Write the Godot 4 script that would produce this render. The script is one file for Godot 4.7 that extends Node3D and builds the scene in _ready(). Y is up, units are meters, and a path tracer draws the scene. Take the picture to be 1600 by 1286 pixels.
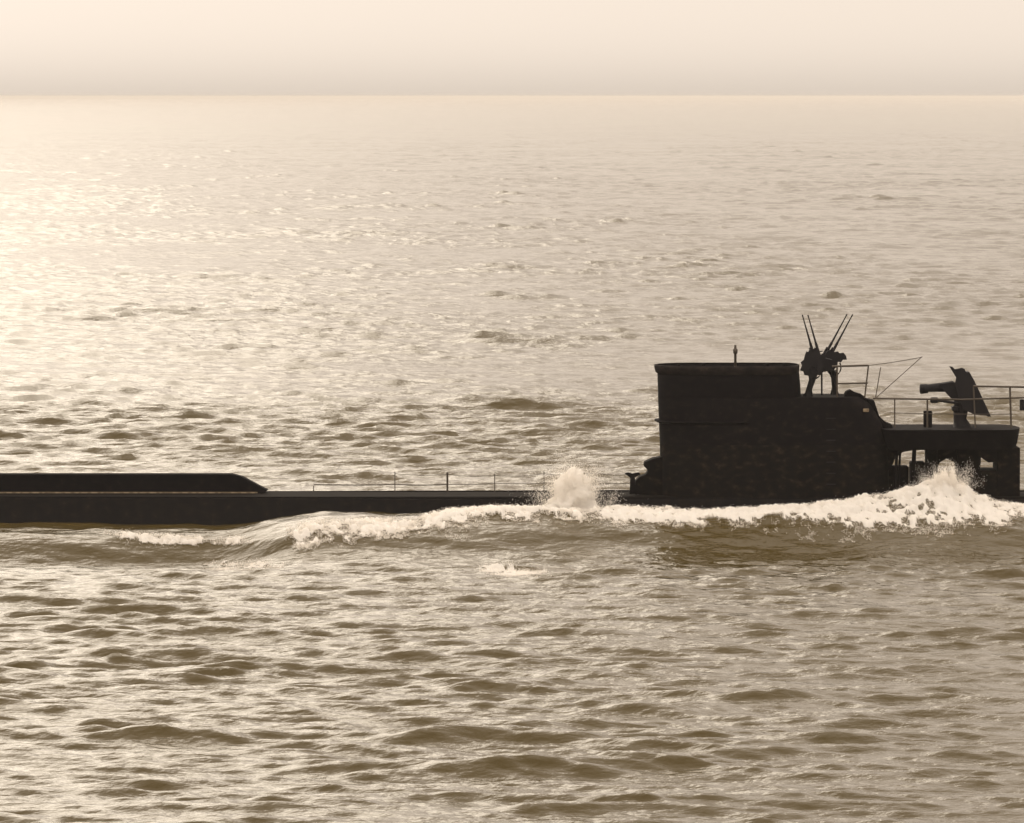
extends Node3D
# A surfaced submarine seen from a ship's bridge through a long lens, hazy backlit sea.

const CAM_H := 14.13          # metres above the mean sea
const CAM_D := 200.0          # metres from the submarine's centre line (z = 0)
const FOCAL := 9200.0         # focal length in pixels of the 1600-wide photograph
var pitch := atan(493.0 / FOCAL)
var rng := RandomNumberGenerator.new()
var M := {}

# ---------------------------------------------------------------- basics
func pt(px: float, py: float, z: float) -> Vector3:
	# the point on the vertical plane at z that this pixel looks at
	var u := (px - 800.0) / FOCAL
	var v := -(py - 643.0) / FOCAL
	var dy := v * cos(pitch) - sin(pitch)
	var dz := -(cos(pitch) + v * sin(pitch))
	var t := (z - CAM_D) / dz
	return Vector3(u * t, CAM_H + dy * t, z)

func on_sea(px: float, py: float, y := 0.0) -> Vector3:
	var u := (px - 800.0) / FOCAL
	var v := -(py - 643.0) / FOCAL
	var dy := v * cos(pitch) - sin(pitch)
	var dz := -(cos(pitch) + v * sin(pitch))
	var t := (y - CAM_H) / dy
	return Vector3(u * t, y, CAM_D + dz * t)

func xat(px: float, z := 0.0) -> float:
	return pt(px, 700, z).x

func yat(py: float, z := 0.0) -> float:
	return pt(800, py, z).y

func begin() -> SurfaceTool:
	var st := SurfaceTool.new()
	st.begin(Mesh.PRIMITIVE_TRIANGLES)
	return st

func done(st: SurfaceTool, called: String, mat: Material, parent: Node = self, smooth := false) -> MeshInstance3D:
	if not smooth:
		st.generate_normals()
	var o := MeshInstance3D.new()
	o.name = called
	o.mesh = st.commit()
	o.material_override = mat
	parent.add_child(o, true)
	return o

func tag(o: Node, label: String, category: String, group := "") -> void:
	o.set_meta("label", label)
	o.set_meta("category", category)
	if group != "":
		o.set_meta("group", group)

func holder(called: String, parent: Node = self, at := Vector3.ZERO) -> Node3D:
	var o := Node3D.new()
	o.name = called
	parent.add_child(o, true)
	o.position = at
	return o

func tri(st: SurfaceTool, a: Vector3, b: Vector3, c: Vector3) -> void:
	st.add_vertex(a); st.add_vertex(b); st.add_vertex(c)

func quad(st: SurfaceTool, a: Vector3, b: Vector3, c: Vector3, d: Vector3) -> void:
	tri(st, a, b, c); tri(st, a, c, d)

# a box with chamfered upright and level edges
func box(st: SurfaceTool, lo: Vector3, hi: Vector3, ch := 0.015) -> void:
	ch = min(ch, 0.3 * min(hi.x - lo.x, min(hi.y - lo.y, hi.z - lo.z)))
	st.set_smooth_group(-1)
	var rings := []
	for k in 4:
		var y: float = [lo.y, lo.y + ch, hi.y - ch, hi.y][k]
		var e: float = [ch, 0.0, 0.0, ch][k]
		var a := lo.x + e; var b := hi.x - e; var c := lo.z + e; var d := hi.z - e
		rings.append([Vector3(a + ch, y, c), Vector3(b - ch, y, c), Vector3(b, y, c + ch), Vector3(b, y, d - ch), Vector3(b - ch, y, d), Vector3(a + ch, y, d), Vector3(a, y, d - ch), Vector3(a, y, c + ch)])
	loft(st, rings, true, true)

func loft(st: SurfaceTool, rings: Array, cap_a := true, cap_b := true) -> void:
	for k in rings.size() - 1:
		var r: Array = rings[k]
		var s: Array = rings[k + 1]
		var n := r.size()
		for i in n:
			var j := (i + 1) % n
			quad(st, r[i], r[j], s[j], s[i])
	if cap_a:
		cap(st, rings[0], true)
	if cap_b:
		cap(st, rings[rings.size() - 1], false)

func cap(st: SurfaceTool, r: Array, flip: bool) -> void:
	var c := Vector3.ZERO
	for p in r:
		c += p
	c /= r.size()
	st.set_smooth_group(-1)
	for i in r.size():
		var j := (i + 1) % r.size()
		if flip:
			tri(st, c, r[j], r[i])
		else:
			tri(st, c, r[i], r[j])

# a side-view outline (x, y) given thickness between two z planes
func prism(st: SurfaceTool, poly: PackedVector2Array, z0: float, z1: float) -> void:
	st.set_smooth_group(-1)
	if Geometry2D.is_polygon_clockwise(poly):
		poly.reverse()
	var idx := Geometry2D.triangulate_polygon(poly)
	for k in range(0, idx.size(), 3):
		var a := poly[idx[k]]; var b := poly[idx[k + 1]]; var c := poly[idx[k + 2]]
		tri(st, Vector3(a.x, a.y, z1), Vector3(c.x, c.y, z1), Vector3(b.x, b.y, z1))
		tri(st, Vector3(a.x, a.y, z0), Vector3(b.x, b.y, z0), Vector3(c.x, c.y, z0))
	for i in poly.size():
		var p := poly[i]; var q := poly[(i + 1) % poly.size()]
		quad(st, Vector3(p.x, p.y, z0), Vector3(p.x, p.y, z1), Vector3(q.x, q.y, z1), Vector3(q.x, q.y, z0))

func outline(pixels: Array, z: float) -> PackedVector2Array:
	var out := PackedVector2Array()
	for p in pixels:
		var w := pt(p[0], p[1], z)
		out.append(Vector2(w.x, w.y))
	return out

# a round bar through points, one radius per point (or one for all)
func tube(st: SurfaceTool, points: Array, radii: Array, sides := 8) -> void:
	st.set_smooth_group(0)
	var rings := []
	for k in points.size():
		var d: Vector3 = (points[min(k + 1, points.size() - 1)] - points[max(k - 1, 0)]).normalized()
		var a := d.cross(Vector3.UP if abs(d.y) < 0.9 else Vector3.RIGHT).normalized()
		var b := a.cross(d).normalized()
		var r: float = radii[min(k, radii.size() - 1)]
		var ring := []
		for i in sides:
			var t := TAU * i / sides
			ring.append(points[k] + (a * cos(t) + b * sin(t)) * r)
		rings.append(ring)
	loft(st, rings)

func bar(called: String, a: Vector3, b: Vector3, r: float, mat: Material, parent: Node, r2 := -1.0) -> MeshInstance3D:
	var st := begin()
	tube(st, [a, b], [r, r if r2 < 0 else r2], 8)
	return done(st, called, mat, parent)

func wire(called: String, a: Vector3, b: Vector3, r: float, sag: float, mat: Material, parent: Node) -> MeshInstance3D:
	var st := begin()
	var pts := []
	for k in 9:
		var t := k / 8.0
		pts.append(a.lerp(b, t) - Vector3(0, sag * 4.0 * t * (1.0 - t), 0))
	tube(st, pts, [r], 6)
	return done(st, called, mat, parent)

func block(called: String, lo: Vector3, hi: Vector3, mat: Material, parent: Node, ch := 0.015) -> MeshInstance3D:
	var st := begin()
	box(st, lo, hi, ch)
	return done(st, called, mat, parent)

# plan of a tower or platform: rounded nose and tail
func plan(xf: float, xb: float, w: float, y: float, nose: float, tail: float, n := 12) -> Array:
	var r := []
	for i in n + 1:
		var t := PI * i / n - PI / 2      # far side, round the tail, near side
		r.append(Vector3(xb - tail + tail * cos(t), y, w * sin(t)))
	for i in n + 1:
		var t := PI / 2 + PI * i / n
		r.append(Vector3(xf + nose + nose * cos(t), y, w * sin(t)))
	return r

func lerp_table(tab: Array, x: float, col: int) -> float:
	if x <= tab[0][0]:
		return tab[0][col]
	for k in tab.size() - 1:
		if x <= tab[k + 1][0]:
			var t: float = (x - tab[k][0]) / (tab[k + 1][0] - tab[k][0])
			t = t * t * (3.0 - 2.0 * t)
			return lerp(float(tab[k][col]), float(tab[k + 1][col]), t)
	return tab[tab.size() - 1][col]

# ---------------------------------------------------------------- sea
const TN := 512
const TL := 72.0
var tile := PackedFloat32Array()
var gust := FastNoiseLite.new()
# height in pixels of the wash that climbs the near side of the hull: [px, top py]
var wash := [[380, 812], [440, 812], [470, 808], [520, 802], [560, 800], [620, 806], [660, 803], [700, 800], [780, 795], [830, 796], [890, 798], [950, 795], [1030, 799], [1100, 801], [1160, 797], [1250, 792], [1300, 786], [1380, 775], [1420, 765], [1460, 752], [1480, 749], [1500, 757], [1540, 778], [1570, 787], [1600, 791], [1750, 806], [1900, 812]]

func make_tile() -> void:
	tile.resize(TN * TN)
	tile.fill(0.0)
	var r := RandomNumberGenerator.new()
	r.seed = 411
	var waves := []
	var tries := 0
	while waves.size() < 96 and tries < 4000:
		tries += 1
		var lam: float = exp(r.randf_range(log(0.7), log(6.5)))
		var ang: float = r.randfn(0.0, 0.32) + 0.08
		var kx := roundi(sin(ang) * TL / lam)
		var kz := roundi(cos(ang) * TL / lam)
		if kz == 0 and kx == 0:
			continue
		var real_l := TL / Vector2(kx, kz).length()
		waves.append([kx, kz, 0.0056 * pow(real_l, 0.4) * r.randf_range(0.5, 1.5), r.randf() * TAU])
	var cz := PackedFloat32Array(); var sz := PackedFloat32Array()
	var cx := PackedFloat32Array(); var sx := PackedFloat32Array()
	cz.resize(TN); sz.resize(TN); cx.resize(TN); sx.resize(TN)
	for w in waves:
		for i in TN:
			var p: float = TAU * w[0] * i / TN
			cx[i] = cos(p) * w[2]; sx[i] = sin(p) * w[2]
			var q: float = TAU * w[1] * i / TN + w[3]
			cz[i] = cos(q); sz[i] = sin(q)
		for j in TN:
			var c := cz[j]; var s := sz[j]
			var o := j * TN
			for i in TN:
				tile[o + i] += cx[i] * c - sx[i] * s
	var sum := 0.0
	for v in tile:
		sum += v * v
	var sd := sqrt(sum / tile.size())
	for k in tile.size():
		var v := tile[k]
		tile[k] = v + 0.13 * (v * v / sd - sd)
	print("wave height sd ", sd)

func sample(x: float, z: float) -> float:
	var u := x * (TN / TL); var v := z * (TN / TL)
	var iu := floori(u); var iv := floori(v)
	var fu := u - iu; var fv := v - iv
	var i0 := iu & (TN - 1); var i1 := (iu + 1) & (TN - 1)
	var j0 := (iv & (TN - 1)) * TN; var j1 := ((iv + 1) & (TN - 1)) * TN
	var a := tile[j0 + i0]; var b := tile[j0 + i1]
	var c := tile[j1 + i0]; var d := tile[j1 + i1]
	a += (b - a) * fu
	c += (d - c) * fu
	return a + (c - a) * fv

# the standing shape of the water beside the hull: [height, share of it that replaces the chop]
func shape(x: float, z: float) -> Vector2:
	if z < -5.0 or z > 50.0:
		return Vector2.ZERO
	var px := 800.0 + x * FOCAL / (CAM_D - z)
	var fwd := 1.0 - smoothstep(330.0, 520.0, px)
	var dip := lerpf(0.8, 1.05, fwd)
	var lift := lerpf(0.22, 0.0, fwd)
	var mid := lerpf(10.0, 8.0, fwd)
	var near := smoothstep(1.5, 3.4, z)
	var h := near * (lift * exp(-pow(max(0.0, z - 5.0) / 4.0, 2.0)) - dip * exp(-pow((z - mid) / (lerpf(2.5, 1.75, fwd) if z < mid else 15.0), 2.0))) - 0.33 * fwd * smoothstep(-1.0, 1.2, z) * exp(-pow(max(0.0, z - 5.0) / 4.0, 2.0))
	var calm := lerpf(0.45, 0.3, fwd) * near * exp(-pow(max(0.0, z - 6.0) / 7.0, 2.0))
	if px > 380.0 and px < 1900.0 and z < 14.0:
		var a := yat(lerp_table(wash, px, 1), 4.0)
		var dz := z - 4.1
		var wide := 0.75 if dz < 0.0 else 1.7
		var e := exp(-dz * dz / (wide * wide)) * smoothstep(380.0, 460.0, px)
		h += (a - h) * e
		calm = max(calm, e * 0.9)
	return Vector2(h, calm)

func sea(x: float, z: float) -> float:
	var g := 0.95 + 0.75 * gust.get_noise_2d(x, z * 0.6)
	var far := CAM_D - z
	if far > 1500.0:
		g *= max(0.0, 1.0 - (far - 1500.0) / 2500.0)
	var h := (sample(x, z) + 0.6 * sample(x * 1.5 + z * 0.62 + 11.0, z * 1.5 - x * 0.62 + 5.0)) * g
	if z > -5.0 and z < 50.0:
		var s := shape(x, z)
		h = h * (1.0 - s.y) + s.x
	return h

# where the smooth water beside the hull shows at this pixel
func water_z(px: float, py: float) -> float:
	var lo := 3.2
	var hi := 40.0
	for k in 24:
		var m := (lo + hi) / 2
		var p := pt(px, py, m)
		if p.y > shape(p.x, m).x:
			hi = m
		else:
			lo = m
	return lo

func make_sea() -> void:
	make_tile()
	gust.seed = 9
	gust.frequency = 0.016
	gust.fractal_octaves = 3
	var zs := PackedFloat32Array()
	for e in [-9000.0, -3000.0, -1000.0, -300.0, -100.0, 0.0, 30.0, 55.0, 70.0, 80.0, 87.0]:
		zs.append(CAM_D - e)
	var d := 92.0
	while d < 4200.0:
		zs.append(CAM_D - d)
		d += 0.125 * d / 115.0 * (1.0 if d < 270.0 else 1.7)
	while d < 60000.0:
		zs.append(CAM_D - d)
		d *= 1.25
	zs.append(CAM_D - 60000.0)
	var fine := 470
	var wide := 16                                        # coarse columns out to the sides
	var cols := fine + 2 * wide
	var rows := zs.size()
	var v := PackedVector3Array(); var n := PackedVector3Array(); var uv := PackedVector2Array()
	v.resize(rows * cols); n.resize(rows * cols); uv.resize(rows * cols)
	for j in rows:
		var z := zs[j]
		var half: float = 18.0 + 0.125 * max(CAM_D - z, 0.0)
		for i in cols:
			var m := clampi(i - wide, 0, fine - 1)
			var x := -half + 2.0 * half * m / (fine - 1)
			var beyond: int = max(wide - i, i - (wide + fine - 1))
			var y := 0.0
			if beyond > 0:
				x += signf(x) * 1.2 * (pow(2.0, beyond) - 1.0)
			if beyond < 5 and j > 8:
				y = sea(x, z) * (1.0 if beyond <= 0 else 1.0 - beyond / 5.0)
			var k := j * cols + i
			v[k] = Vector3(x, y, z)
			uv[k] = Vector2(x / 10.0, z / 5.5)
	for j in rows:
		var ja: int = max(j - 1, 0); var jb: int = min(j + 1, rows - 1)
		for i in cols:
			var ia: int = max(i - 1, 0); var ib: int = min(i + 1, cols - 1)
			var dx := v[j * cols + ib] - v[j * cols + ia]
			var dz := v[ja * cols + i] - v[jb * cols + i]
			n[j * cols + i] = dz.cross(dx).normalized()
	var idx := PackedInt32Array()
	idx.resize((rows - 1) * (cols - 1) * 6)
	var q := 0
	for j in rows - 1:
		for i in cols - 1:
			var a := j * cols + i
			idx[q] = a; idx[q + 1] = a + cols; idx[q + 2] = a + 1
			idx[q + 3] = a + 1; idx[q + 4] = a + cols; idx[q + 5] = a + cols + 1
			q += 6
	print("sea rows ", rows, " tris ", q / 3)
	var arr := []
	arr.resize(Mesh.ARRAY_MAX)
	arr[Mesh.ARRAY_VERTEX] = v; arr[Mesh.ARRAY_NORMAL] = n; arr[Mesh.ARRAY_TEX_UV] = uv; arr[Mesh.ARRAY_INDEX] = idx
	var mesh := ArrayMesh.new()
	mesh.add_surface_from_arrays(Mesh.PRIMITIVE_TRIANGLES, arr)
	var o := MeshInstance3D.new()
	o.name = "sea"
	o.mesh = mesh
	o.material_override = M.water
	o.set_meta("kind", "structure")
	o.set_meta("label", "choppy open sea under haze")
	add_child(o)

# ---------------------------------------------------------------- materials
func noise_tex(freq: float, octaves: int, ramp: Array, size := 512, seed_ := 1, kind := FastNoiseLite.TYPE_SIMPLEX_SMOOTH) -> NoiseTexture2D:
	var f := FastNoiseLite.new()
	f.noise_type = kind
	f.seed = seed_
	f.frequency = freq
	f.fractal_octaves = octaves
	var t := NoiseTexture2D.new()
	t.width = size; t.height = size
	t.seamless = true
	t.noise = f
	if ramp.size() > 0:
		var g := Gradient.new()
		g.offsets = PackedFloat32Array(ramp[0])
		g.colors = PackedColorArray(ramp[1])
		t.color_ramp = g
	return t

func srgb(r: float, g: float, b: float) -> Color:     # linear base colour -> material colour
	return Color(r, g, b).linear_to_srgb()

func make_materials() -> void:
	var w := StandardMaterial3D.new()
	w.albedo_color = srgb(0.056, 0.04, 0.012)
	w.roughness = 0.13
	w.metallic_specular = 0.21
	var nt := noise_tex(0.011, 5, [], 1024, 77)
	nt.as_normal_map = true
	nt.bump_strength = 9.0
	w.normal_enabled = true
	w.normal_texture = nt
	w.normal_scale = 0.6
	M.water = w
	var f := StandardMaterial3D.new()
	f.albedo_color = srgb(0.9, 0.88, 0.84)
	f.roughness = 0.9
	f.metallic_specular = 0.2
	f.backlight_enabled = true
	f.backlight = srgb(0.9, 0.87, 0.83)
	M.foam = f
	var paint := func(seed_: int, lo: Color, mid: Color, hi: Color, a: float, b: float) -> StandardMaterial3D:
		var m := StandardMaterial3D.new()
		m.albedo_texture = noise_tex(0.02, 7, [[0.0, a, b, 1.0], [lo, lo, mid, hi]], 512, seed_)
		m.uv1_triplanar = true
		m.uv1_world_triplanar = true
		m.uv1_scale = Vector3(0.21, 0.3, 0.21)
		m.roughness = 0.85
		m.metallic_specular = 0.12
		return m
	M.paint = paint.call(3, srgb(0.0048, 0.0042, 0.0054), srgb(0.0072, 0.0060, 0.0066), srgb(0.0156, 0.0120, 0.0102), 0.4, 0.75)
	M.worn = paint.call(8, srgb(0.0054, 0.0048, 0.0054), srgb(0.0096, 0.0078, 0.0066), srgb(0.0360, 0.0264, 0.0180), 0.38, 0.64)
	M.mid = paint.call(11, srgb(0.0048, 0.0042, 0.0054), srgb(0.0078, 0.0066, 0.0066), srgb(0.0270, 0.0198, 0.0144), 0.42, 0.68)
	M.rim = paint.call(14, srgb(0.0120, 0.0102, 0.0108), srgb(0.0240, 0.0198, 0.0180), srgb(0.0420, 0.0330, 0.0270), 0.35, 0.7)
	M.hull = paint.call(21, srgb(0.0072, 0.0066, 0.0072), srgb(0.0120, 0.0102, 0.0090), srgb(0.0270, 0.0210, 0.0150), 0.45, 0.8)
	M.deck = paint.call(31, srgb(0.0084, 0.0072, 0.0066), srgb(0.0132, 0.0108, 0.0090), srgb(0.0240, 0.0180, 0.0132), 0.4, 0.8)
	M.deck.uv1_scale = Vector3(0.1, 0.1, 2.0)
	var g := StandardMaterial3D.new()
	g.albedo_color = srgb(0.009, 0.008, 0.01)
	g.roughness = 0.7
	g.metallic_specular = 0.3
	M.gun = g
	var rl := StandardMaterial3D.new()
	rl.albedo_color = srgb(0.045, 0.033, 0.022)
	rl.roughness = 0.7
	M.rail = rl
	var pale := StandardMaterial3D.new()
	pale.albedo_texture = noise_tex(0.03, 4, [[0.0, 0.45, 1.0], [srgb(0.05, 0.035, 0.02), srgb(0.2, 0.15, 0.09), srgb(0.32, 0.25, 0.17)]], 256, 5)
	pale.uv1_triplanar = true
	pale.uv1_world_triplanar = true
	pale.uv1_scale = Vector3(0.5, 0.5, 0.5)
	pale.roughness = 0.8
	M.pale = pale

# ---------------------------------------------------------------- submarine
# x station (metres), half width of deck, half beam at the tanks
var stations := [[-34.0, 0.12, 0.15], [-30.0, 0.7, 0.9], [-24.0, 1.0, 1.7], [-17.0, 1.2, 2.4], [-9.0, 1.4, 2.9], [-2.0, 1.7, 3.2], [5.0, 2.0, 3.35], [14.0, 2.0, 3.35], [24.0, 1.7, 2.9], [34.0, 1.1, 1.9], [42.0, 0.3, 0.5]]
var deck_y := 0.56

func make_hull(sub: Node3D) -> void:
	var st := begin()
	st.set_smooth_group(0)
	var rings := []
	for k in 60:
		var x := -34.0 + 76.0 * k / 59.0
		var wd: float = lerp_table(stations, x, 1)
		var wb: float = lerp_table(stations, x, 2)
		var r := []
		var half := [[wd, deck_y], [wd + 0.04, deck_y - 0.06], [wd + 0.12, -0.35], [lerp(wd, wb, 0.6), -0.6], [wb, -1.2], [wb * 0.95, -2.4], [wb * 0.6, -3.8], [0.15, -4.3]]
		for p in half:
			r.append(Vector3(x, p[1], p[0]))
		for i in range(half.size() - 1, -1, -1):
			r.append(Vector3(x, half[i][1], -half[i][0]))
		rings.append(r)
	loft(st, rings)
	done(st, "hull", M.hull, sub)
	# deck planking: long boards with gaps between them
	var lo: float = deck_y + 0.004
	for b in 12:
		var c := -1.1 + 0.2 * b
		block("deck_plank", Vector3(-26.0, lo, c - 0.088), Vector3(33.0, lo + 0.03, c + 0.088), M.deck, sub, 0.006)
	# angle iron along both deck edges
	for s in [-1.0, 1.0]:
		var e := begin()
		var pts := []
		for k in 40:
			var x := -30.0 + 68.0 * k / 39.0
			pts.append(Vector3(x, deck_y + 0.02, s * (lerp_table(stations, x, 1) - 0.03)))
		tube(e, pts, [0.03], 6)
		done(e, "deck_edge", M.hull, sub)

func make_casing(sub: Node3D) -> void:
	# the raised casing on the forward deck with its sloping end, and an added pale strip along its foot painting in the wet deck's sky reflection
	var zn := -0.45
	var base: float = deck_y + 0.036
	var c := holder("deck_casing", sub)
	var st := begin()
	var top := yat(742, zn)
	var poly := PackedVector2Array([Vector2(-27.0, base), Vector2(-27.0, top - 0.1), Vector2(-26.0, top), Vector2(xat(366, zn), top), Vector2(xat(378, zn), top - 0.07), Vector2(xat(412, zn), base + 0.16), Vector2(xat(418, zn), base + 0.1), Vector2(xat(410, zn), base)])
	prism(st, poly, -1.05, zn)
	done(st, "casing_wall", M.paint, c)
	var lid := begin()
	prism(lid, PackedVector2Array([Vector2(-26.0, top + 0.003), Vector2(-26.0, top + 0.022), Vector2(xat(362, zn), top + 0.022), Vector2(xat(364, zn), top + 0.003)]), -1.08, zn + 0.03)
	done(lid, "casing_cover", M.paint, c)
	block("deck_sheen_strip", Vector3(-26.5, base - 0.0, zn + 0.003), Vector3(xat(402, zn), base + 0.045, zn + 0.06), M.pale, c, 0.004)

func make_tower(sub: Node3D) -> void:
	var t := holder("conning_tower", sub)
	# scoured lower body
	var base := begin()
	base.set_smooth_group(0)
	var rings := []
	for a in [[778, 1032, 1389, 1.55], [735, 1031.5, 1389, 1.5], [692, 1031, 1388, 1.45]]:
		rings.append(plan(xat(a[1]), xat(a[2]), a[3], yat(a[0]), 1.3, 0.9))
	loft(base, rings)
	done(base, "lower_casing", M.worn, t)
	var mid := begin()
	mid.set_smooth_group(0)
	rings = []
	for a in [[692.4, 1031, 1387, 1.447], [660, 1029.5, 1379, 1.42], [634, 1028.5, 1364, 1.38], [621, 1028, 1352, 1.35], [618, 1028, 1344, 1.32]]:
		rings.append(plan(xat(a[1]), xat(a[2]), a[3], yat(a[0]), 1.3, 0.9))
	loft(mid, rings)
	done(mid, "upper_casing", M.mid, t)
	# bridge bulwark: a hollow wall
	var bul := begin()
	bul.set_smooth_group(0)
	rings = []
	for a in [[618.2, 1028, 1251, 1.35, 0.0], [600, 1027.5, 1250, 1.36, 0.0], [572, 1026.5, 1247, 1.38, 0.0], [572, 1026.5, 1247, 1.38, 0.04], [617, 1028, 1251, 1.35, 0.05]]:
		rings.append(plan(xat(a[1]) + a[4], xat(a[2]) - a[4], a[3] - a[4], yat(a[0]), 1.25, 0.35))
	loft(bul, rings, false, false)
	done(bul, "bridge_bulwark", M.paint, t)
	# flared lip round the bridge
	var lip := begin()
	lip.set_smooth_group(0)
	rings = []
	for a in [[583, 1026.7, 1247, 1.385, 0.003], [581, 1024, 1248, 1.385, 0.05], [573, 1022, 1248.5, 1.385, 0.09], [569.5, 1022, 1248.5, 1.385, 0.09], [569.5, 1026.5, 1246, 1.36, 0.0]]:
		rings.append(plan(xat(a[1]), xat(a[2]), a[3] + a[4], yat(a[0]), 1.28, 0.38))
	loft(lip, rings, false, false)
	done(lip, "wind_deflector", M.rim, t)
	# spray deflector half way up, round the front only
	var sp := begin()
	var arc_in := []; var arc_out := []
	for i in 17:
		var th := PI / 2 + PI * i / 16.0
		arc_in.append(Vector3(xat(1029.3) + 1.3 + 1.3 * cos(th), yat(657), 1.41 * sin(th)))
		arc_out.append(Vector3(xat(1022.5) + 1.42 + 1.42 * cos(th), yat(655), 1.52 * sin(th)))
	arc_in.push_front(Vector3(xat(1170), yat(657), 1.41)); arc_out.push_front(Vector3(xat(1160), yat(655), 1.5))
	arc_in.append(Vector3(xat(1170), yat(657), -1.41)); arc_out.append(Vector3(xat(1160), yat(655), -1.5))
	for i in arc_in.size() - 1:
		quad(sp, arc_in[i], arc_in[i + 1], arc_out[i + 1], arc_out[i])
		var dn := Vector3(0, 0.05, 0)
		quad(sp, arc_in[i] - dn * 1.6, arc_in[i + 1] - dn * 1.6, arc_out[i + 1] - dn, arc_out[i] - dn)
		quad(sp, arc_out[i], arc_out[i + 1], arc_out[i + 1] - dn, arc_out[i] - dn)
	done(sp, "spray_deflector", M.paint, t)
	# fairing at the foot of the tower front, with a cleat standing before it
	var ch := begin()
	prism(ch, outline([[1036, 713], [1030, 715], [1020, 717], [1007, 723], [1006, 728], [1013, 736], [1009, 742], [1000, 745], [993, 752], [992, 772], [1036, 774]], 0.45), -0.45, 0.45)
	done(ch, "foot_fairing", M.worn, t)
	var cl := begin()
	prism(cl, outline([[976, 740], [981, 738], [988, 740], [998, 738], [1001, 741], [992, 746], [993, 771], [983, 772], [986, 747]], 0.6), 0.5, 0.66)
	done(cl, "cleat", M.paint, t)
	# grab rail and ladder rungs low on the near side
	for k in 7:
		bar("ladder_rung", Vector3(xat(1288), yat(752 - 17 * k), 1.52 - 0.016 * k), Vector3(xat(1302), yat(752 - 17 * k), 1.52 - 0.016 * k), 0.014, M.gun, t)
	block("side_plate", Vector3(xat(1345), yat(644, 1.4), 1.2), Vector3(xat(1354), yat(639, 1.4), 1.3), M.pale, t)
	# bump on the rear edge of the upper platform
	var hb := begin()
	prism(hb, outline([[1318, 620], [1322, 612], [1329, 609], [1336, 613], [1346, 616], [1356, 624], [1352, 630]], 0.6), 0.1, 0.7)
	done(hb, "ammunition_locker", M.paint, t)
	# periscope and its head
	var ps := begin()
	tube(ps, [pt(1149, 590, 0.0), pt(1149, 553, 0.0), pt(1149, 552, 0.0), pt(1149, 546, 0.0), pt(1149, 545, 0.0), pt(1149, 539, 0.0)], [0.05, 0.045, 0.075, 0.085, 0.05, 0.035], 10)
	done(ps, "periscope", M.rail, t)
	# small fittings along the lip
	for q in [1059, 1097, 1195, 1222]:
		block("lip_fitting", Vector3(xat(q) - 0.05, yat(569.2), 1.2), Vector3(xat(q) + 0.06, yat(566.5 - (q % 3)), 1.32), M.paint, t)

func make_platform(sub: Node3D) -> void:
	var p := holder("gun_platform", sub)
	var st := begin()
	st.set_smooth_group(0)
	var rings := []
	for a in [[699, 1384, 1586, 1.5], [690, 1380, 1589, 1.6], [671, 1374, 1592, 1.75], [667.5, 1374, 1592.5, 1.77]]:
		rings.append(plan(xat(a[1]), xat(a[2]), a[3], yat(a[0]), 0.25, 0.7))
	loft(st, rings)
	done(st, "platform_slab", M.paint, p)
	# struts and pillars under it
	for a in [[1402, 0.05], [1429, 0.07], [1407, 0.04]]:
		bar("strut", pt(a[0], 696, 1.0), Vector3(xat(a[0] - 4, 1.0), deck_y, 1.0), a[1], M.paint, p)
	block("pillar", Vector3(xat(1446), deck_y + 0.036, -0.35), Vector3(xat(1464), yat(696), 0.35), M.worn, p, 0.04)
	block("ready_locker", Vector3(xat(1386), deck_y + 0.036, -0.9), Vector3(xat(1421), yat(729), -0.2), M.worn, p, 0.04)
	block("ready_locker", Vector3(xat(1423), deck_y + 0.036, -0.8), Vector3(xat(1446), yat(722), -0.1), M.worn, p, 0.04)
	var gu := begin()
	prism(gu, outline([[1464, 698], [1494, 698], [1496, 730], [1490, 721], [1478, 716], [1468, 722], [1464, 730]], 0.3), 0.1, 0.5)
	done(gu, "gusset", M.worn, p)
	var gv := begin()
	prism(gv, outline([[1386, 697], [1428, 697], [1424, 703], [1410, 706], [1398, 716], [1392, 730], [1386, 735]], 0.3), 0.1, 0.5)
	done(gv, "gusset", M.worn, p)
	# ammunition housing below the rear of the platform, open through the middle
	var h := holder("support_housing", p)
	var z0 := -1.0; var z1 := 1.0
	var b: float = deck_y + 0.036
	var hm: Material = M.worn
	var front := begin()
	prism(front, PackedVector2Array([Vector2(xat(1502), b), Vector2(xat(1496), yat(735)), Vector2(xat(1492), yat(697)), Vector2(xat(1529), yat(697)), Vector2(xat(1529), yat(720)), Vector2(xat(1527), yat(733)), Vector2(xat(1527), b)]), z0, z1)
	done(front, "side_panel", hm, h)
	block("side_panel", Vector3(xat(1555), b, z0), Vector3(xat(1590), yat(697), z1), hm, h)
	var upper := begin()
	prism(upper, PackedVector2Array([Vector2(xat(1529), yat(697)), Vector2(xat(1529), yat(712)), Vector2(xat(1541), yat(720)), Vector2(xat(1555), yat(719)), Vector2(xat(1555), yat(697))]), z0 + 0.02, z1 - 0.02)
	done(upper, "side_panel", hm, h)
	block("side_panel", Vector3(xat(1527), b, z0 + 0.02), Vector3(xat(1555), yat(733), z1 - 0.02), hm, h)
	# angled rear face of the tower down to the platform
	var fa := begin()
	prism(fa, outline([[1352, 623], [1366, 626], [1374, 650], [1384, 660], [1394, 664], [1395, 672], [1352, 672]], 0.5), -0.5, 0.5)
	done(fa, "rear_fairing", M.paint, p)

func stanchions(parent: Node3D, at: Array, z: float) -> void:
	for a in at:
		bar("stanchion", pt(a[0], a[1], z), pt(a[2], a[3], z), a[4], M.rail, parent)

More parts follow.
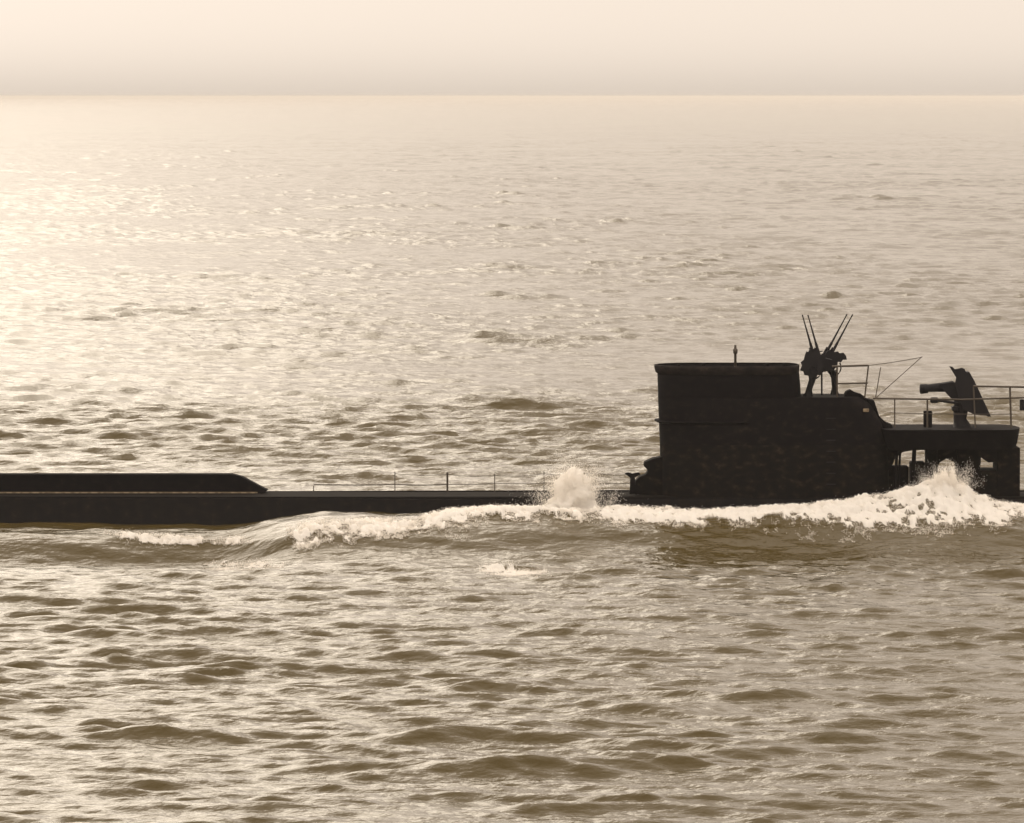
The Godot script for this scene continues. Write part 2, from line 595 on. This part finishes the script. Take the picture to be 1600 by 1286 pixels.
func make_rails(sub: Node3D) -> void:
	var r := holder("upper_railing", sub)
	for z in [1.1, -1.1]:
		bar("rail", pt(1300, 572.5, z), pt(1357, 571, z), 0.034, M.rail, r)
		bar("rail", pt(1308, 599.5, z), pt(1356, 598.5, z), 0.03, M.rail, r)
	stanchions(r, [[1357, 571, 1351, 622, 0.026], [1308, 572.5, 1308, 622, 0.03]], 1.1)
	stanchions(r, [[1357, 571, 1351, 622, 0.026], [1308, 572.5, 1308, 622, 0.03]], -1.1)
	wire("stay", pt(1357, 571, 1.1), pt(1441, 558, 0.7), 0.013, 0.02, M.rail, r)
	bar("stay", pt(1441, 557, 0.7), pt(1366, 624, 0.9), 0.013, M.rail, r)
	bar("stay", pt(1376, 574, 0.9), pt(1368, 622, 0.9), 0.016, M.rail, r)
	var l := holder("platform_railing", sub)
	for z in [1.55, -1.55]:
		bar("rail", pt(1364, 622.5, z), pt(1500, 624.5, z), 0.032, M.rail, l)
		bar("rail", pt(1500, 624.5, z), pt(1612, 621, z), 0.028, M.rail, l)
		wire("rail", pt(1390, 645, z), pt(1582, 647, z), 0.014, 0.02, M.rail, l)
		bar("rail", pt(1521, 603.5, z), pt(1614, 605, z), 0.034, M.rail, l)
		stanchions(l, [[1398, 623, 1398, 668, 0.022], [1449, 624, 1449, 668, 0.03], [1521, 603.5, 1524, 668, 0.024], [1578, 604.5, 1580, 668, 0.034]], z)
	bar("rail", pt(1614, 605, 1.55), pt(1614, 605, -1.55), 0.034, M.rail, l)
	bar("rail", pt(1612, 621, 1.55), pt(1612, 621, -1.55), 0.028, M.rail, l)
	block("railing_box", pt(1593, 641, 1.45), Vector3(xat(1603, 1.5), yat(624, 1.5), 1.62), M.gun, l)
	block("platform_box", Vector3(xat(1443, 1.2), yat(668, 1.2), 1.05), Vector3(xat(1456, 1.2), yat(642, 1.2), 1.3), M.paint, l)
	# foredeck guard wires on the far edge of the deck
	var g := holder("foredeck_railing", sub)
	var far := -1.45
	var posts := [[490, 1.25], [617, 1.32], [699, 1.38], [773, 1.45], [850, 1.5], [930, 1.6], [985, 1.65]]
	var tops := [759, 737, 738, 740, 737, 736, 738]
	for k in posts.size():
		var z: float = -posts[k][1]
		bar("stanchion", Vector3(xat(posts[k][0], z), deck_y, z), pt(posts[k][0], tops[k], z), 0.035 if k == 2 else 0.016, M.rail, g)
	for k in posts.size() - 1:
		var za: float = -posts[k][1]; var zb: float = -posts[k + 1][1]
		if k > 0:
			wire("guard_wire", pt(posts[k][0], tops[k] + 3, za), pt(posts[k + 1][0], tops[k + 1] + 3, zb), 0.009, 0.05, M.rail, g)
		wire("guard_wire", pt(posts[k][0], 757 if k < 3 else 755, za), pt(posts[k + 1][0], 757 if k < 2 else 755, zb), 0.02 if k < 2 else 0.012, 0.02, M.rail, g)

# a twin light gun; barrels go from the cradle towards dir
func twin_gun(sub: Node3D, z: float, cradle: Vector2, tip: Vector2, breech: Array, lean: Array) -> void:
	var g := holder("twin_gun", sub)
	var c := pt(cradle.x, cradle.y, z); var e := pt(tip.x, tip.y, z)
	for s in [-0.1, 0.1]:
		var o := Vector3(s * 0.9, 0, s)
		var b := begin()
		var a := c + o; var f := e + o
		tube(b, [a, a.lerp(f, 0.3), a.lerp(f, 0.32), a.lerp(f, 0.93), a.lerp(f, 0.94), f], [0.055, 0.046, 0.036, 0.018, 0.022, 0.024], 8)
		done(b, "barrel", M.gun, g)
		var bb := begin()
		prism(bb, outline(breech, z + s), z + s - 0.08, z + s + 0.08)
		done(bb, "breech", M.gun, g)
		var dir := (f - a).normalized()
		var side := Vector3(dir.y, -dir.x, 0)
		var mg := begin()
		tube(mg, [a - dir * 0.05 + side * 0.12 + Vector3(0, 0, -0.05), a - dir * 0.05 + side * 0.12 + Vector3(0, 0, 0.05)], [0.1], 10)
		done(mg, "magazine", M.gun, g)
		bar("recoil_spring", a - dir * 0.2 - side * 0.07, a + dir * 0.3 - side * 0.06, 0.035, M.gun, g)
	# sight, shoulder rests and hand wheel
	bar("sight_bar", c + Vector3(-0.14, 0.1, 0.02), c + Vector3(0.2, 0.16, 0.02), 0.018, M.gun, g)
	var wheel := begin()
	var ringp := []
	for k in 13:
		ringp.append(pt(lean[0], lean[1] - 6, z + 0.2) + Vector3(cos(TAU * k / 12.0), sin(TAU * k / 12.0), 0) * 0.12)
	tube(wheel, ringp, [0.016], 6)
	done(wheel, "hand_wheel", M.gun, g)
	for q in [-1.0, 1.0]:
		var arc := begin()
		var ap := []
		for k in 7:
			var th := lerpf(-0.6, 1.6, k / 6.0)
			ap.append(pt(lean[0], lean[1] - 4, z) + Vector3(q * 0.26 * cos(th) * 0.9, -0.28 * sin(th) + 0.05, q * 0.12))
		tube(arc, ap, [0.03, 0.026], 6)
		done(arc, "shoulder_rest", M.gun, g)
	bar("mount_brace", pt(lean[0] - 8, lean[1] - 2, z + 0.15), pt(lean[2] + 6, 619, z + 0.1), 0.03, M.gun, g)
	bar("mount_brace", pt(lean[0] + 4, lean[1], z - 0.15), pt(lean[2] - 7, 619, z - 0.12), 0.03, M.gun, g)
	var pd := begin()
	tube(pd, [pt(lean[0], lean[1], z), pt(lean[2], lean[3], z), pt(lean[2], 621, z)], [0.12, 0.1, 0.17], 10)
	done(pd, "pedestal", M.gun, g)

func make_guns(sub: Node3D) -> void:
	twin_gun(sub, 0.62, Vector2(1276, 556), Vector2(1258, 492), [[1258, 554], [1260, 549], [1263, 550], [1265, 545], [1271, 546], [1273, 543], [1279, 546], [1280, 554], [1284, 561], [1288, 571], [1284, 577], [1285, 583], [1276, 584], [1273, 589], [1267, 592], [1264, 587], [1257, 586], [1255, 580], [1250, 579], [1253, 571], [1251, 566], [1256, 562]], [1272, 585, 1263, 612])
	twin_gun(sub, -0.62, Vector2(1293, 556), Vector2(1328, 491), [[1280, 558], [1284, 555], [1288, 556], [1292, 549], [1298, 546], [1303, 550], [1309, 549], [1312, 552], [1318, 551], [1322, 556], [1323, 562], [1317, 562], [1314, 566], [1309, 565], [1308, 573], [1304, 576], [1303, 582], [1294, 579], [1288, 581], [1284, 574]], [1303, 580, 1305, 615])
	var bx := begin()
	prism(bx, outline([[1266, 560], [1284, 558], [1300, 562], [1303, 570], [1298, 580], [1288, 579], [1280, 585], [1268, 587]], 0.0), -0.35, 0.3)
	done(bx, "ammunition_rack", M.gun, sub)
	bar("rack_post", pt(1284, 578, 0.0), pt(1284, 621, -0.4), 0.03, M.gun, sub)
	# heavy gun on the platform
	var g := holder("deck_gun", sub)
	var b := begin()
	tube(b, [pt(1437, 608, 0), pt(1438, 608, 0), pt(1449, 607, 0), pt(1450, 606.5, 0), pt(1472, 605, 0), pt(1490, 604, 0)], [0.1, 0.17, 0.16, 0.13, 0.16, 0.2], 12)
	done(b, "barrel", M.gun, g)
	var br := begin()
	prism(br, outline([[1466, 600], [1484, 597], [1512, 598], [1520, 612], [1518, 634], [1500, 638], [1492, 628], [1480, 616]], 0), -0.2, 0.2)
	done(br, "breech", M.gun, g)
	for s in [-1.0, 1.0]:
		var sh := begin()
		var zz: float = s * 0.45
		prism(sh, outline([[1483, 572], [1488, 573], [1492, 577], [1498, 576], [1502, 574.5], [1507, 576], [1509, 581], [1515, 583], [1520, 592], [1529, 611], [1536, 626], [1547, 650], [1523, 648], [1506, 640], [1498, 620], [1492, 600], [1494, 590]], zz), zz - 0.02, zz + 0.02)
		done(sh, "shield_plate", M.gun, g)
	var fr := begin()
	prism(fr, outline([[1513, 580], [1520, 592], [1529, 611], [1547, 650], [1542, 650], [1524, 612], [1508, 581]], 0), -0.42, 0.42)
	done(fr, "shield_plate", M.gun, g)
	var pd := begin()
	tube(pd, [pt(1502, 630, 0), pt(1501, 642, 0), pt(1500, 655, 0), pt(1503, 666, 0), pt(1503, 668.5, 0)], [0.24, 0.25, 0.22, 0.3, 0.33], 14)
	done(pd, "pedestal", M.gun, g)
	block("elevating_gear", Vector3(xat(1452), yat(629), 0.25), Vector3(xat(1465), yat(620), 0.45), M.gun, g, 0.04)
	bar("gear_shaft", pt(1460, 625, 0.35), pt(1496, 630, 0.3), 0.045, M.gun, g)
	block("gear_case", Vector3(xat(1487), yat(642), -0.3), Vector3(xat(1497), yat(634), 0.3), M.gun, g, 0.03)

# ---------------------------------------------------------------- foam and spray
var froth_noise := FastNoiseLite.new()
var drop_mesh: Mesh

func drops(called: String, spots: Array, parent: Node) -> void:
	var mm := MultiMesh.new()
	mm.transform_format = MultiMesh.TRANSFORM_3D
	mm.mesh = drop_mesh
	mm.instance_count = spots.size()
	for i in spots.size():
		var s: Array = spots[i]
		var b := Basis(Vector3.UP, s[1] * 40.0).scaled(Vector3(s[1] * s[2], s[1], s[1] * s[2]))
		mm.set_instance_transform(i, Transform3D(b, s[0]))
	var o := MultiMeshInstance3D.new()
	o.name = called
	o.multimesh = mm
	o.material_override = M.foam
	o.set_meta("kind", "stuff")
	parent.add_child(o, true)

# columns: [px, z of far edge, z of near edge, strength]
func foam(called: String, columns: Array, label: String, count: int, lump := 0.07) -> Node3D:
	for c in columns:                                      # pixel rows of the far and near edge -> z on the water
		c[1] = water_z(c[0], c[1]) if c[1] > 801 else 3.2
		c[2] = max(water_z(c[0], c[2]), c[1] + 0.5)
	var x0 := xat(columns[0][0], columns[0][2]); var x1 := xat(columns[columns.size() - 1][0], columns[columns.size() - 1][2])
	var at := Vector3((x0 + x1) / 2, 0, (columns[0][1] + columns[0][2]) / 2)
	var f := holder(called, self, at)
	tag(f, label, "foam")
	var st := begin()
	st.set_smooth_group(0)
	var nx := int((x1 - x0) / 0.055)
	var nz := 44
	var hold := []
	for i in nx + 1:
		var x := lerpf(x0, x1, float(i) / nx)
		var px: float = 800.0 + x * FOCAL / (CAM_D - columns[0][2])
		var za: float = lerp_table(columns, px, 1); var zb: float = lerp_table(columns, px, 2)
		var k: float = lerp_table(columns, px, 3)
		var row := []
		for j in nz + 1:
			var s := float(j) / nz
			var z := lerpf(za, zb, s)
			var n := froth_noise.get_noise_2d(x * 1.0, z * 0.55)
			var n2 := froth_noise.get_noise_2d(x * 5.0 + 70.0, z * 3.2)
			var keep := k * pow(max(0.0, 1.0 - pow(abs(s * 2.0 - 1.0), 1.6)), 0.7) + 1.0 * n + 0.85 * n2 - 0.5
			var y: float = sea(x, z) + 0.01 + lump * (0.6 + 1.3 * n2) * clamp(keep * 2.0, 0.0, 1.0) + 0.6 * lump * froth_noise.get_noise_2d(x * 14.0, z * 10.0)
			row.append([Vector3(x, y, z) - at, keep])
		hold.append(row)
	for i in nx:
		for j in nz:
			var a: Array = hold[i][j]; var b: Array = hold[i + 1][j]; var c: Array = hold[i + 1][j + 1]; var d: Array = hold[i][j + 1]
			if a[1] > 0 and b[1] > 0 and c[1] > 0:
				tri(st, a[0], b[0], c[0])
			if a[1] > 0 and c[1] > 0 and d[1] > 0:
				tri(st, a[0], c[0], d[0])
	done(st, "foam_sheet", M.foam, f).set_meta("kind", "stuff")
	var spots := []
	while spots.size() < count:
		var x := rng.randf_range(x0, x1)
		var px: float = 800.0 + x * FOCAL / (CAM_D - columns[0][2])
		var za: float = lerp_table(columns, px, 1); var zb: float = lerp_table(columns, px, 2)
		var k: float = lerp_table(columns, px, 3)
		var s := rng.randf() * 1.25
		var z := lerpf(za, zb, s)
		var n := froth_noise.get_noise_2d(x, z * 0.55)
		if k * (1.0 - 0.8 * abs(s * 2.0 - 1.0)) + 0.8 * n + 0.5 * froth_noise.get_noise_2d(x * 5.0 + 70.0, z * 3.2) < rng.randf_range(0.05, 0.5):
			count -= 1 if rng.randf() < 0.1 else 0
			continue
		var r := rng.randf_range(0.003, 0.009)
		var up := absf(rng.randfn(0.0, 0.05)) * (1.0 if s < 0.5 else 0.4)
		spots.append([Vector3(x, sea(x, z) + 0.02 + up, z) - at, r, rng.randf_range(1.0, 1.8)])
	drops("froth", spots, f)
	return f

func make_foam() -> void:
	froth_noise.seed = 31
	froth_noise.frequency = 0.55
	froth_noise.fractal_octaves = 3
	var sm := SphereMesh.new()
	sm.radius = 1.0; sm.height = 2.0; sm.radial_segments = 6; sm.rings = 3
	drop_mesh = sm
	foam("hull_foam", [[875, 802, 810, 0.7], [970, 800, 815, 0.95], [1080, 800, 818, 1.0], [1200, 800, 824, 1.15], [1300, 800, 827, 1.1], [1400, 800, 824, 1.1], [1520, 800, 822, 1.2], [1620, 800, 818, 1.1], [1760, 805, 815, 0.9]], "broad band of white foam surging along hull below conning tower", 90000, 0.1)
	foam("hull_foam", [[435, 826, 842, 0.2], [475, 818, 852, 0.85], [540, 812, 851, 1.0], [580, 812, 840, 0.85], [640, 812, 834, 0.85], [720, 800, 826, 1.05], [790, 800, 814, 1.0], [850, 800, 811, 0.9], [915, 800, 810, 0.8]], "ragged white foam widening away from hull ahead of the splash", 60000, 0.1)
	foam("foam_streak", [[160, 830, 840, 0.4], [190, 832, 846, 1.05], [240, 837, 852, 1.1], [300, 842, 852, 0.95], [360, 842, 850, 0.85], [420, 840, 847, 0.4]], "long thin white foam streak on dark water below raised deck casing", 6000, 0.07)
	foam("foam_streak", [[310, 879, 888, 0.2], [350, 877, 892, 0.6], [400, 880, 893, 0.6], [440, 884, 891, 0.2]], "faint broken foam patch on open water beyond the long streak", 4000, 0.02)
	foam("foam_streak", [[748, 888, 898, 0.3], [775, 887, 901, 0.75], [815, 892, 902, 0.75], [865, 898, 906, 0.3]], "small foam streak floating clear of the hull below the splash", 4000, 0.02)

func make_splash() -> void:
	var base := pt(889, 806, 3.9)
	var s := holder("water_splash", self, base)
	s.scale = Vector3(1.25, 1.12, 1.2)
	tag(s, "tall white burst of spray standing against the hull side", "splash")
	var spots := []
	for i in 26000:                                    # the body of the burst
		var t := pow(rng.randf(), 1.5)                   # share of the height
		var h := t * 1.6
		var rad := 0.24 + 1.0 * pow(1.0 - t, 0.8)
		var gx := rng.randfn(0.0, 0.46) * rad
		var gz := rng.randfn(0.0, 0.42) * rad * 0.8
		if gx < -0.3 and rng.randf() < 0.4:
			gx *= rng.randf_range(1.0, 1.7)
		h *= rng.randf_range(0.85, 1.04) - 0.12 * absf(gx)
		if froth_noise.get_noise_3d(gx * 4.0, h * 2.5, gz * 4.0) + 0.25 - 0.3 * t < rng.randf_range(-0.3, 0.3):
			continue
		spots.append([Vector3(gx + 0.1, h - 0.12, gz), rng.randf_range(0.003, 0.009), 1.0])
	for k in 60:                                          # jets thrown up out of it, each a thinning string of drops
		var out := Vector2(rng.randfn(0.0, 0.36), rng.randfn(0.0, 0.28))
		var start := Vector3(rng.randfn(0.08, 0.3), -0.1, rng.randfn(0.0, 0.25))
		var rise := rng.randf_range(0.7, 2.0) / (1.0 + 0.9 * absf(out.x))
		var n := rng.randi_range(120, 600)
		for i in n:
			var t := rng.randf() * 0.75
			var spread := 0.03 + 0.12 * t
			var p := start + Vector3(out.x * t, rise * (2.0 * t - t * t), out.y * t) + Vector3(rng.randfn(0, spread), rng.randfn(0, spread), rng.randfn(0, spread))
			spots.append([p, rng.randf_range(0.003, 0.009), 1.0])
	for i in 9000:                                      # fine spray drifting wide
		var a := rng.randf() * TAU
		var t := rng.randf()
		var out := absf(rng.randfn(0.0, 0.75)) * (1.0 - 0.4 * t)
		spots.append([Vector3(cos(a) * out - 0.12, t * 2.1 * rng.randf_range(0.5, 1.0) - 0.05, sin(a) * out * 0.6), rng.randf_range(0.002, 0.005), 1.0])
	drops("spray", spots, s)
	var core := begin()
	core.set_smooth_group(0)
	var rings := []
	for k in 22:
		var t := k / 21.0
		var ring := []
		for i in 40:
			var a := TAU * i / 40.0
			var rad := 0.06 + 0.8 * pow(1.0 - t, 0.75)
			var q := Vector3(cos(a) * rad, t * 1.62 - 0.25, sin(a) * rad * 0.7)
			var bump := froth_noise.get_noise_3d(q.x * 3.5, q.y * 2.0, q.z * 3.5) + 0.5 * froth_noise.get_noise_3d(q.x * 11.0, q.y * 6.0, q.z * 11.0)
			ring.append(q * Vector3(1.0 + 0.75 * bump, 1.0, 1.0 + 0.75 * bump) + Vector3(0.1 + 0.1 * bump, 0.22 * bump * t, 0))
		rings.append(ring)
	loft(core, rings)
	done(core, "water_core", M.foam, s)
	var m := holder("wave_burst", self, pt(1478, 790, 4.1))
	tag(m, "white hump of breaking water under the gun platform", "splash")
	spots = []
	for i in 34000:
		var gx := rng.randfn(0.0, 0.55)
		if gx < 0.0:
			gx *= 1.5
		var top := (1.0 + 0.45 * froth_noise.get_noise_1d(gx * 9.0)) * exp(-gx * gx / (0.5 if gx > 0.0 else 0.9)) + 0.1
		var h := top * sqrt(rng.randf()) + rng.randfn(0.0, 0.035)
		spots.append([Vector3(gx + 0.02, h - 0.05, rng.randfn(0.0, 0.35) + 0.15), rng.randf_range(0.004, 0.012), 1.1])
	for k in 60:
		var out := Vector2(rng.randfn(-0.1, 0.6), rng.randfn(0.1, 0.3))
		var start := Vector3(rng.randfn(0.0, 0.45), 0.25, rng.randfn(0.1, 0.25))
		var rise := rng.randf_range(0.5, 1.25) * exp(-start.x * start.x)
		for i in rng.randi_range(90, 420):
			var t := rng.randf() * 0.8
			var spread := 0.025 + 0.1 * t
			spots.append([start + Vector3(out.x * t, rise * (2.0 * t - t * t), out.y * t) + Vector3(rng.randfn(0, spread), rng.randfn(0, spread), rng.randfn(0, spread)), rng.randf_range(0.003, 0.009), 1.0])
	drops("spray", spots, m)

# ---------------------------------------------------------------- scene
func _ready() -> void:
	rng.seed = 2024
	var cam := Camera3D.new()
	cam.name = "camera"
	cam.position = Vector3(0, CAM_H, CAM_D)
	cam.rotation.x = -pitch
	cam.fov = rad_to_deg(2.0 * atan(643.0 / FOCAL))
	cam.near = 1.0
	cam.far = 90000.0
	add_child(cam)
	cam.current = true

	# hazy overcast: palest overhead, thinner towards the veiled sun
	var az := deg_to_rad(-21.0)
	var el := deg_to_rad(21.0)
	var from := Vector3(sin(az) * cos(el), sin(el), -cos(az) * cos(el))
	var img := Image.create_empty(512, 256, false, Image.FORMAT_RGBF)
	var veil := FastNoiseLite.new()
	veil.seed = 4
	veil.frequency = 0.9
	veil.fractal_octaves = 4
	for j in 256:
		var lat := PI * (0.5 - (j + 0.5) / 256.0)
		for i in 512:
			var lon := TAU * (i + 0.5) / 512.0
			var d := Vector3(sin(lon) * cos(lat), sin(lat), -cos(lon) * cos(lat))
			var up: float = max(0.0, sin(lat))
			var l := 0.545 + 0.95 * pow(up, 0.85)
			var c := d.angle_to(from)
			l *= 0.93 + 0.95 * exp(-c * c / 0.1)
			l *= 1.0 + 0.06 * veil.get_noise_3d(d.x, d.y * 2.5, d.z)
			if lat < 0.0:
				l *= 1.0 - 0.5 * smoothstep(0.0, 0.4, -lat)
			img.set_pixel(i, j, Color(l, l * 0.865, l * 0.735))
	var skym := PanoramaSkyMaterial.new()
	skym.panorama = ImageTexture.create_from_image(img)
	var sky := Sky.new()
	sky.sky_material = skym
	var env := Environment.new()
	env.background_mode = Environment.BG_SKY
	env.sky = sky
	env.tonemap_mode = Environment.TONE_MAPPER_LINEAR
	env.tonemap_exposure = 1.66
	env.sdfgi_enabled = true
	env.ssao_enabled = true
	env.ssil_enabled = true
	env.fog_enabled = true
	env.fog_density = 0.00008
	env.fog_light_color = Color(0.98, 0.96, 0.93)
	var we := WorldEnvironment.new()
	we.name = "environment"
	we.environment = env
	add_child(we)

	var sun := DirectionalLight3D.new()
	sun.name = "sun"
	sun.look_at_from_position(from * 100.0, Vector3.ZERO)
	sun.light_energy = 0.15
	sun.light_angular_distance = 40.0
	sun.light_color = Color(1.0, 0.95, 0.86)
	sun.shadow_enabled = true
	add_child(sun)

	make_materials()
	make_sea()
	var sub := holder("submarine")
	tag(sub, "dark surfaced submarine lying low in the water with gun platforms behind its conning tower", "submarine")
	make_hull(sub)
	make_casing(sub)
	make_tower(sub)
	make_platform(sub)
	make_rails(sub)
	make_guns(sub)
	make_foam()
	make_splash()
	print("built in ", Time.get_ticks_msec(), " ms")
